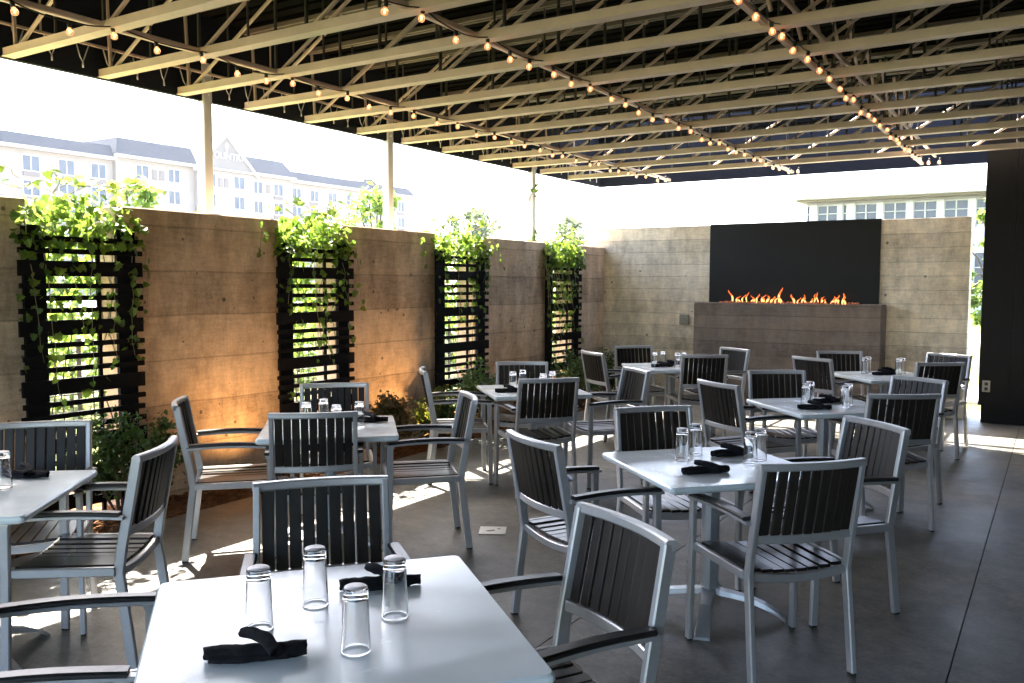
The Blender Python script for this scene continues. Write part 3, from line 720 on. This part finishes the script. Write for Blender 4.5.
# ------------------------------------------------------------------ glasses
def make_glass():
    T = thing('tumbler', '', 'glass', (0,0,0), 0, 'upturned tumblers on the tables')
    h = .152; bm = B()
    prof = [(.0335,.0005),(.0345,.002),(.034,.006),(.0285,h-.004),(.026,h),(.0,h-.001),(.0,h-.020),(.0235,h-.022),(.0265,h-.032),(.0312,.006),(.0318,.001),(.0335,.0005)]
    lathe(bm, prof, 28); bmesh.ops.remove_doubles(bm, verts=bm.verts, dist=1e-5)
    g = obj('glass_body', bm, M['glass'], T)
    bm = B(); lathe(bm, [(.0, h+.0005),(.0245, h+.0008),(.0262,h-.001),(.0,h-.0012)], 24); obj('base_ring', bm, M['frost'], g)
    return T
gl = dict(A=[(-1.63,1.42),(-1.63,1.61),(-1.34,1.45),(-1.40,1.66)], B=[(-1.52,3.95),(-1.51,4.11),(-1.21,4.03),(-1.20,4.15)],
 G=[(-3.70,3.60),(-3.72,3.76),(-3.48,3.62),(-3.46,3.79)], F=[(-3.66,5.80),(-3.66,5.95),(-3.38,5.80),(-3.40,5.98)], E=[(-3.51,8.31),(-3.48,8.45),(-3.28,8.36),(-3.27,8.50)],
 C=[(-1.49,6.25),(-1.50,6.41),(-1.23,6.27),(-1.24,6.42)], D=[(-1.56,8.84),(-1.56,8.99),(-1.27,8.90),(-1.26,9.03)], H=[(-3.65,1.85)])
g0 = make_glass(); used = False
TS = dict(A='nearest white table', B='white table right of centre', C='third right-hand table', D='table nearest the fireplace',
          E='farthest left table', F='third left-hand table', G='second left-hand table', H='table at the left photo edge')
for k, L_ in gl.items():
    # order from left to right in the picture
    ordr = sorted(range(len(L_)), key=lambda q: (L_[q][0]*.844+L_[q][1]*.536)/(-L_[q][0]*.534+L_[q][1]*.843))
    nm = ['leftmost of four', 'second from left of four', 'third from left of four', 'rightmost of four'] if len(L_) == 4 else ['only one showing']
    for rk, q in enumerate(ordr):
        o = g0 if not used else copy_tree(g0); used = True
        o.location = (L_[q][0], L_[q][1], TZ+.0005); o.rotation_euler = (0, 0, random.random()*6)
        o['label'] = 'clear upturned tumbler, %s on the %s' % (nm[rk], TS[k])

# ------------------------------------------------------------------ napkins: a cloth roll with its tail crossed over the middle
from mathutils import noise
def make_napkin(v=0):
    rr = random.Random(v); bm = B()
    def roll(p0, p1, r, squash=.85, n=26, lift=0.0, taper=1.0):
        p0, p1 = Vector(p0), Vector(p1); d = (p1-p0); side = d.cross(Vector((0,0,1))).normalized(); rings = []; K_ = 28
        for i in range(n+1):
            t = i/n; p = p0.lerp(p1, t)+Vector((0,0,lift*sin(pi*t)))+side*(.006*sin(pi*t*1.3+v)); rad = r*(1+(taper-1)*t)*(1-.16*abs(2*t-1)**4); ring = []
            for k in range(K_):
                a = 2*pi*k/K_; q = p+side*cos(a)*rad+Vector((0,0,1))*sin(a)*rad*squash
                # spiral hem and creases
                hem = .10 if (a+t*1.2+v) % (2*pi) < pi*1.15 else 0
                f = 1+hem+.26*noise.noise(Vector((q.x*38+v*7, q.y*38, q.z*38)))+.07*noise.noise(Vector((q.x*130, q.y*130+v, q.z*130)))
                ring.append(bm.verts.new(p+(q-p)*f+d.normalized()*(.004*noise.noise(Vector((a, v, i > n/2))) if i in (0, n) else 0)))
            rings.append(ring)
        for a, b_ in zip(rings, rings[1:]):
            for j in range(K_): f = bm.faces.new((a[j], a[(j+1)%K_], b_[(j+1)%K_], b_[j])); f.smooth = True
        for ring, sg in ((rings[0], -1), (rings[-1], 1)):      # rolled end with a dimpled centre
            c = sum((w_.co for w_ in ring), Vector())/K_; inner = [bm.verts.new(c+(w_.co-c)*.72) for w_ in ring]
            core = [bm.verts.new(c+(w_.co-c)*.35-d.normalized()*sg*.008) for w_ in ring]
            for A_, B_2 in ((ring, inner), (inner, core)):
                for j in range(K_): bm.faces.new((A_[j], A_[(j+1)%K_], B_2[(j+1)%K_], B_2[j]))
            bm.faces.new(core)
    z0 = .017
    roll((-.112,.002,z0), (.112,-.004,z0), .0185, taper=rr.uniform(.9, 1.1))
    roll((-.100,-.020,.010), (.060+rr.uniform(-.03,.03),-.020,.010), .010, squash=.8)
    roll((.050,-.040,.026), (-.030,.050+rr.uniform(-.01,.012),.044), .0165, lift=.008, n=16, taper=.85)
    return obj('rolled_napkin', bm, M['napkin'])
naps = [('A',-1.505,1.30,42,'with its tail crossed over, at the front of the nearest table'),('A',-1.57,1.80,45,'behind the glasses on the nearest table'),
 ('B',-1.32,3.72,45,'in front of the glasses on the table right of centre'),('B',-1.35,4.18,52,'at the back of the table right of centre'),
 ('C',-1.39,6.08,32,'crossed like a bow on the third right-hand table'),('C',-1.39,6.47,50,'behind the glasses on the third right-hand table'),
 ('D',-1.38,8.79,40,'in front on the table nearest the fireplace'),('D',-1.38,9.02,75,'at the back of the table nearest the fireplace'),
 ('E',-3.45,8.36,35,'at the front of the farthest left table'),('E',-3.45,8.60,42,'at the back of the farthest left table'),
 ('F',-3.63,5.70,45,'at the left of the third left-hand table'),('G',-3.55,3.98,42,'at the right end of the second left-hand table'),('H',-3.78,2.00,30,'on the table at the left photo edge')]
for i, (tb, x, y, a, lb) in enumerate(naps):
    o = make_napkin(i); o.location = (x, y, TZ); o.rotation_euler = (0, 0, R(a))
    tag(o, 'rolled black cloth napkin '+lb, 'napkin', 'rolled black napkins on the tables')

# floor access plate
P = thing('floor_cover', 'small square metal access cover set in the grey patio floor', 'floor cover', (-2.98, 4.49, 0.002), R(30))
bm = B(); box(bm, -.085, .085, -.085, .085, 0, .004); bmesh.ops.bevel(bm, geom=bm.edges[:], offset=.0015, segments=1, affect='EDGES'); pl = obj('plate', bm, M['plate'], P)
bm = B(); bar(bm, [(-.035,-.02,.0047),(.012,.0,.0047)], .014, .002); bar(bm, [(.03,.03,.0047),(.045,.035,.0047)], .008, .002); obj('slot', bm, M['cable'], P)

# ------------------------------------------------------------------ hotel far to the left
K = 1.55
def HZ(z): return 1.56+(z-1.56)*K
HXF = -62*K
HB = thing('hotel', 'long cream hotel with slate mansard roof and a steep gable, beyond the left wall', 'hotel', (HXF, 0, 0))
secs = [(8, 40.4, 0, 11.0), (40.4, 47.5, .6, 11.25), (47.5, 53.6, 1.2, 11.3), (53.6, 58.6, .5, 11.3), (58.6, 76.9, -.1, 11.2)]
bm = B()
for y0, y1, x, z in secs: box(bm, -24, x, y0*K, y1*K, -.1, HZ(z)-.02)
obj('wall', bm, M['stucco'], HB)
def slope(bm, y0, y1, x, z0, z1, dx=1.6, hip0=0, hip1=0):
    y0 *= K; y1 *= K; z0 = HZ(z0); z1 = HZ(z1); hip0 *= K; hip1 *= K; x += .6
    v = [bm.verts.new(p) for p in ((x,y0,z0),(x,y1,z0),(x-dx,y1-hip1,z1),(x-dx,y0+hip0,z1),(-24,y0,z0),(-24,y1,z0),(-22,y1-hip1,z1),(-22,y0+hip0,z1))]
    for f in ((0,1,2,3),(1,5,6,2),(5,4,7,6),(4,0,3,7),(3,2,6,7),(0,4,5,1)): bm.faces.new([v[i] for i in f])
rf = B(); slope(rf, 8, 40.3, 0, 11.25, 12.1, .75); slope(rf, 40.2, 47.6, .6, 11.5, 12.85, 1.2, .6, .1); slope(rf, 53.5, 58.8, .5, 11.5, 13.0, 1.5, .1, .9); slope(rf, 58.7, 77.1, -.1, 11.42, 12.25, .7, 0, .8)
slope(rf, 69.0, 71.4, -1.0, 12.2, 12.7, .4, .6, .6)
obj('roof', rf, M['shingle'], HB)
bm = B()
for (y0, y1, x, z) in secs:
    if x < 1.1: box(bm, x+.002, x+.62, (y0-.15)*K, (y1+.15)*K, HZ(z)-.02, HZ(z+.22))
obj('cornice', bm, M['white'], HB)
bm = B(); yc, zz, hy = 50.5*K, HZ(14.3), 3.15*K; zb = HZ(11.3)
v = [bm.verts.new(p) for p in ((-12,yc-hy,zb),(1.3,yc-hy,zb),(1.3,yc,zz),(-12,yc,zz),(-12,yc+hy,zb),(1.3,yc+hy,zb))]
for f in ((0,1,2,3),(3,2,5,4),(1,5,2),(0,3,4),(0,4,5,1)): bm.faces.new([v[i] for i in f])
gb = obj('gable', bm, M['soffit'], HB)
bm = B(); bar(bm, [(1.45,yc-hy-.4,zb-.45),(1.45,yc,zz+.1),(1.45,yc+hy+.4,zb-.45)], .4, .28, (1,0,0)); box(bm, 1.302, 1.6, yc-hy, yc+hy, zb-.1, zb+.12); obj('gable_trim', bm, M['white'], gb)
def text(s, size, m_, parent, loc, rotm, ext=.03):
    cu = bpy.data.curves.new('lettering', 'FONT'); cu.body = s; cu.size = size; cu.extrude = ext; cu.align_x = 'CENTER'
    to = bpy.data.objects.new('tmp', cu); COL.objects.link(to); dg = bpy.context.evaluated_depsgraph_get()
    me = bpy.data.meshes.new_from_object(to.evaluated_get(dg)); bpy.data.objects.remove(to)
    o = bpy.data.objects.new('lettering', me); COL.objects.link(o); me.materials.clear(); me.materials.append(m_)
    o.parent = parent; o.location = loc; o.rotation_euler = rotm
    return o
text('COUNTRY', 1.25, M['white'], HB, (1.38, yc, HZ(12.25)), (pi/2, 0, pi/2), .05)
bm = B()
for k in range(12): bm.verts.new((0, .26*cos(k*pi/6), .45*sin(k*pi/6)))
bm.faces.new(bm.verts[:]); r_ = bmesh.ops.extrude_face_region(bm, geom=bm.faces[:]); bmesh.ops.translate(bm, vec=(.08,0,0), verts=[x for x in r_['geom'] if isinstance(x, bmesh.types.BMVert)])
box(bm, .0, .08, -.08, .08, -.8, -.46); obj('emblem', bm, M['white'], HB, (1.34, yc, HZ(13.35)))
wins = []
for dz in (0, 1.75, 3.5, 5.25):
    for y in (22.1, 24.9, 27.8, 30.7, 33.5, 36.1, 38.6): wins.append((0, y, 9.52-dz, 1.15, 1))
    for y in (42.1, 45.0): wins.append((.6, y, 9.8-dz, 1.05, 0))
    for y in (48.2, 51.3): wins.append((1.2, y, 9.85-dz, 1.1, 0))
    for y in (53.8, 56.25): wins.append((.5, y, 9.72-dz, 1.05, y > 55))
    for y in (58.9, 61.2, 63.7, 66.3, 69.0, 71.8, 74.4): wins.append((-.1, y, 9.62-dz, 1.05, 1))
for (x, y, z0, wd, ac) in wins:
    bm = B(); z1 = HZ(z0+1.02); z0 = HZ(z0); y *= K; wd *= K
    for (a, b_, c, d) in ((y-.12, y+wd+.12, z0-.12, z0), (y-.12, y+wd+.12, z1, z1+.12), (y-.12, y, z0, z1), (y+wd, y+wd+.12, z0, z1), (y+wd/2-.06, y+wd/2+.06, z0, z1)): box(bm, x+.002, x+.12, a, b_, c, d)
    wf = obj('window', bm, M['white'], HB)
    bm = B(); box(bm, x+.003, x+.045, y+.001, y+wd-.001, z0+.001, z1-.001); obj('pane', bm, M['winglass'], wf)
    if ac: bm = B(); box(bm, x+.002, x+.14, y, y+wd, z0-.60, z0-.14); obj('vent_grille', bm, M['acunit'], wf)
for (x, y) in ((.6, 43.55), (.6, 44.2), (1.2, 49.7), (1.2, 50.3), (.5, 55.4)):
    bm = B(); box(bm, x+.002, x+.08, y*K, (y+.4)*K, HZ(9.85), HZ(10.6)); obj('window', bm, M['acunit'], HB)

# office building beyond the fireplace wall
OB = thing('office_building', 'pale office building with flat overhanging roof and a band of windows beyond the fireplace wall', 'office building', (0, 60, 0))
bm = B(); box(bm, -14.6, 12, .35, 15, -.1, 7.10); obj('wall', bm, M['office'], OB)
bm = B(); box(bm, -15.4, 12.8, -1.5, 15.5, 7.22, 7.56); rf = obj('roof', bm, M['white'], OB)
bm = B(); box(bm, -15.0, 12.3, -.9, 15.2, 7.105, 7.215); obj('soffit', bm, M['soffit'], rf)
x = -14.6; pat = [(.22,1),(.48,0),(1.3,2),(.32,0),(.26,1),(.5,0)]+[(1.35,2),(.40,0)]*14
segx = []
for wd, k in pat:
    if x+wd > 11.5: break
    segx.append((x, x+wd, k)); x += wd
for zb, zt in ((5.4, 6.85), (1.2, 3.6)):
    for a, b_, k in segx:
        if k == 0:
            bm = B(); box(bm, a, b_, 0, .348, zb-.2, zt+.1); obj('pier', bm, M['office'], OB)
        else:
            bm = B(); box(bm, a, b_, .15, .30, zt-.0, zt+.08)
            box(bm, a, a+.05, .15, .29, zb, zt); box(bm, b_-.05, b_, .15, .29, zb, zt)
            if k == 2: box(bm, (a+b_)/2-.04, (a+b_)/2+.04, .12, .30, zb, zt)
            box(bm, a, b_, .12, .30, zb+(zt-zb)*.62, zb+(zt-zb)*.62+.05)
            wf = obj('window', bm, M['white'], OB)
            bm = B(); box(bm, a+.002, b_-.002, .28, .345, zb, zt); obj('pane', bm, M['winglass'], wf)

# ------------------------------------------------------------------ trees
def tree(x, y, h, r, n, ls, m_, lab, cz=.55, seed=1, group='trees beyond the patio walls'):
    rr = random.Random(seed); T = thing('tree', lab, 'tree', (x, y, -.08), 0, group)
    bs = B(); bl = B()
    tube(bs, [(0,0,0),(rr.uniform(-.05,.05)*h,0,h*.3),(rr.uniform(-.05,.05)*h,rr.uniform(-.04,.04)*h,h*.75)], .022*h+.03, 8, r1=.01*h)
    cl = []
    for k in range(26):
        a = rr.random()*2*pi; q = rr.random()**.5; zz_ = rr.uniform(-1, 1)
        rad = r*math.sqrt(max(0.05, 1-zz_*zz_*.9))*q
        c_ = Vector((cos(a)*rad, sin(a)*rad, h*cz+zz_*h*(1-cz)*.92)); cl.append((c_, r*rr.uniform(.16, .36)))
        tube(bs, [(0,0,h*rr.uniform(.25,.5)), tuple((c_*.5)+Vector((0,0,h*.22))), tuple(c_)], .008*h, 5, r1=.003*h)
    for k in range(n):
        c_, cr_ = rr.choice(cl); p = c_+rvec()*cr_*(rr.random()**.45)*Vector((1,1,.75)).length/1.6
        leaf(bl, p, ls*rr.uniform(.7, 1.3), Vector((0,0,.6))+rvec(), rvec(), lobed=False)
    obj('trunk', bs, M['bark'], T); obj('crown', bl, m_, T, fix=False)
tree(-14.0, 9.5, 3.45, .75, 1500, .13, M['treeleaf'], 'small bright green tree above the wall, left of the first roof post', .62, 1)
tree(-14.0, 11.0, 3.0, .7, 1200, .13, M['treeleaf'], 'smaller bright tree just left of the first white roof post', .62, 2)
tree(-14.0, 7.6, 3.0, .8, 1200, .13, M['treeleaf'], 'low bright tree behind the first trellis', .62, 12)
tree(-14.0, 16.0, 3.85, 1.2, 2200, .15, M['treeleaf'], 'bright green tree around the second white roof post', .6, 3)
tree(-14.0, 13.4, 2.9, .7, 1100, .14, M['treeleaf'], 'small bright tree behind the second trellis', .6, 4)
tree(-49.3, 70, 8.9, 3.0, 2600, .42, M['fartree'], 'pale distant tree between the second and third white roof posts', .6, 5)
tree(-38.3, 70, 7.9, 2.2, 2000, .42, M['fartree'], 'pale distant tree just left of the fireplace wall', .6, 6)
tree(-55.0, 70, 6.9, 2.2, 1500, .42, M['fartree'], 'faint small tree right of the hotel end', .6, 7)
tree(-1.55, 26.5, 4.5, .75, 3000, .13, M['treeleaf'], 'yellow-green tree in the gap by the dark clad wall', .55, 9)
# hedges seen through the trellis slats
def hedge(x, y0, y1, wd, h, n, m_, lab, ls):
    T = thing('hedge', lab, 'hedge', (x, (y0+y1)/2, -.09)); bl = B(); bs = B(); hl = (y1-y0)/2
    for k in range(n):
        yy = rgrad(hl); top = h*(.85+.15*sin(yy*1.7+x))
        p = Vector((rgrad(wd/2), yy, random.random()**.7*top)); leaf(bl, p, ls*random.uniform(.7, 1.3), rvec()+Vector((.3,0,.5)), rvec(), lobed=False)
    yy = -hl
    while yy < hl: tube(bs, [(rgrad(.1), yy, 0), (rgrad(.2), yy+rgrad(.2), h*.7)], .025, 5, r1=.008); yy += .5
    obj('stem', bs, M['bark'], T); obj('foliage', bl, m_, T, fix=False)
hedge(-11.0, 3.5, 22, 1.2, 1.45, 12000, M['treeleaf'], 'clipped green hedge on the lawn behind the trellis wall', .11)
hedge(-19.0, 4, 36, 1.0, 1.5, 8000, M['bush'], 'darker low hedge along the car park edge', .16)
WF = thing('wire_fence', 'thin dark wire fence on the lawn behind the trellises', 'fence', (-8.6, 10, -.09))
bm = B()
for k in range(160): bar(bm, [(0, -7+k*.095, .02), (0, -7+k*.095, 1.0)], .006, .006, (0,1,0))
for z in (.08, .5, 1.0): bar(bm, [(.008, -7, z), (.008, 8.2, z)], .014, .014)
obj('wire_panel', bm, M['cable'], WF)
for k in range(8): bm = B(); bar(bm, [(.02, -7+k*2.15, 0), (.02, -7+k*2.15, 1.08)], .04, .04, (0,1,0)); obj('post', bm, M['cable'], WF)

# ------------------------------------------------------------------ glare veil: added volume standing in for overexposure on the far buildings
bm = B(); box(bm, -135, 60, -70, 170, -1.2, 24)
hz = bpy.data.materials.new('thin_glare_veil'); hz.use_nodes = True; t = hz.node_tree; t.nodes.remove(t.nodes['Principled BSDF'])
pv = t.nodes.new('ShaderNodeVolumePrincipled'); pv.inputs['Color'].default_value = (.95, .96, 1, 1); pv.inputs['Density'].default_value = .0002; pv.inputs['Anisotropy'].default_value = .3
t.links.new(pv.outputs[0], t.nodes['Material Output'].inputs['Volume'])
o = obj('glare_veil', bm, hz); o['kind'] = 'stuff'; tag(o, 'added thin veil standing in for glare before the far buildings', 'glare_veil')
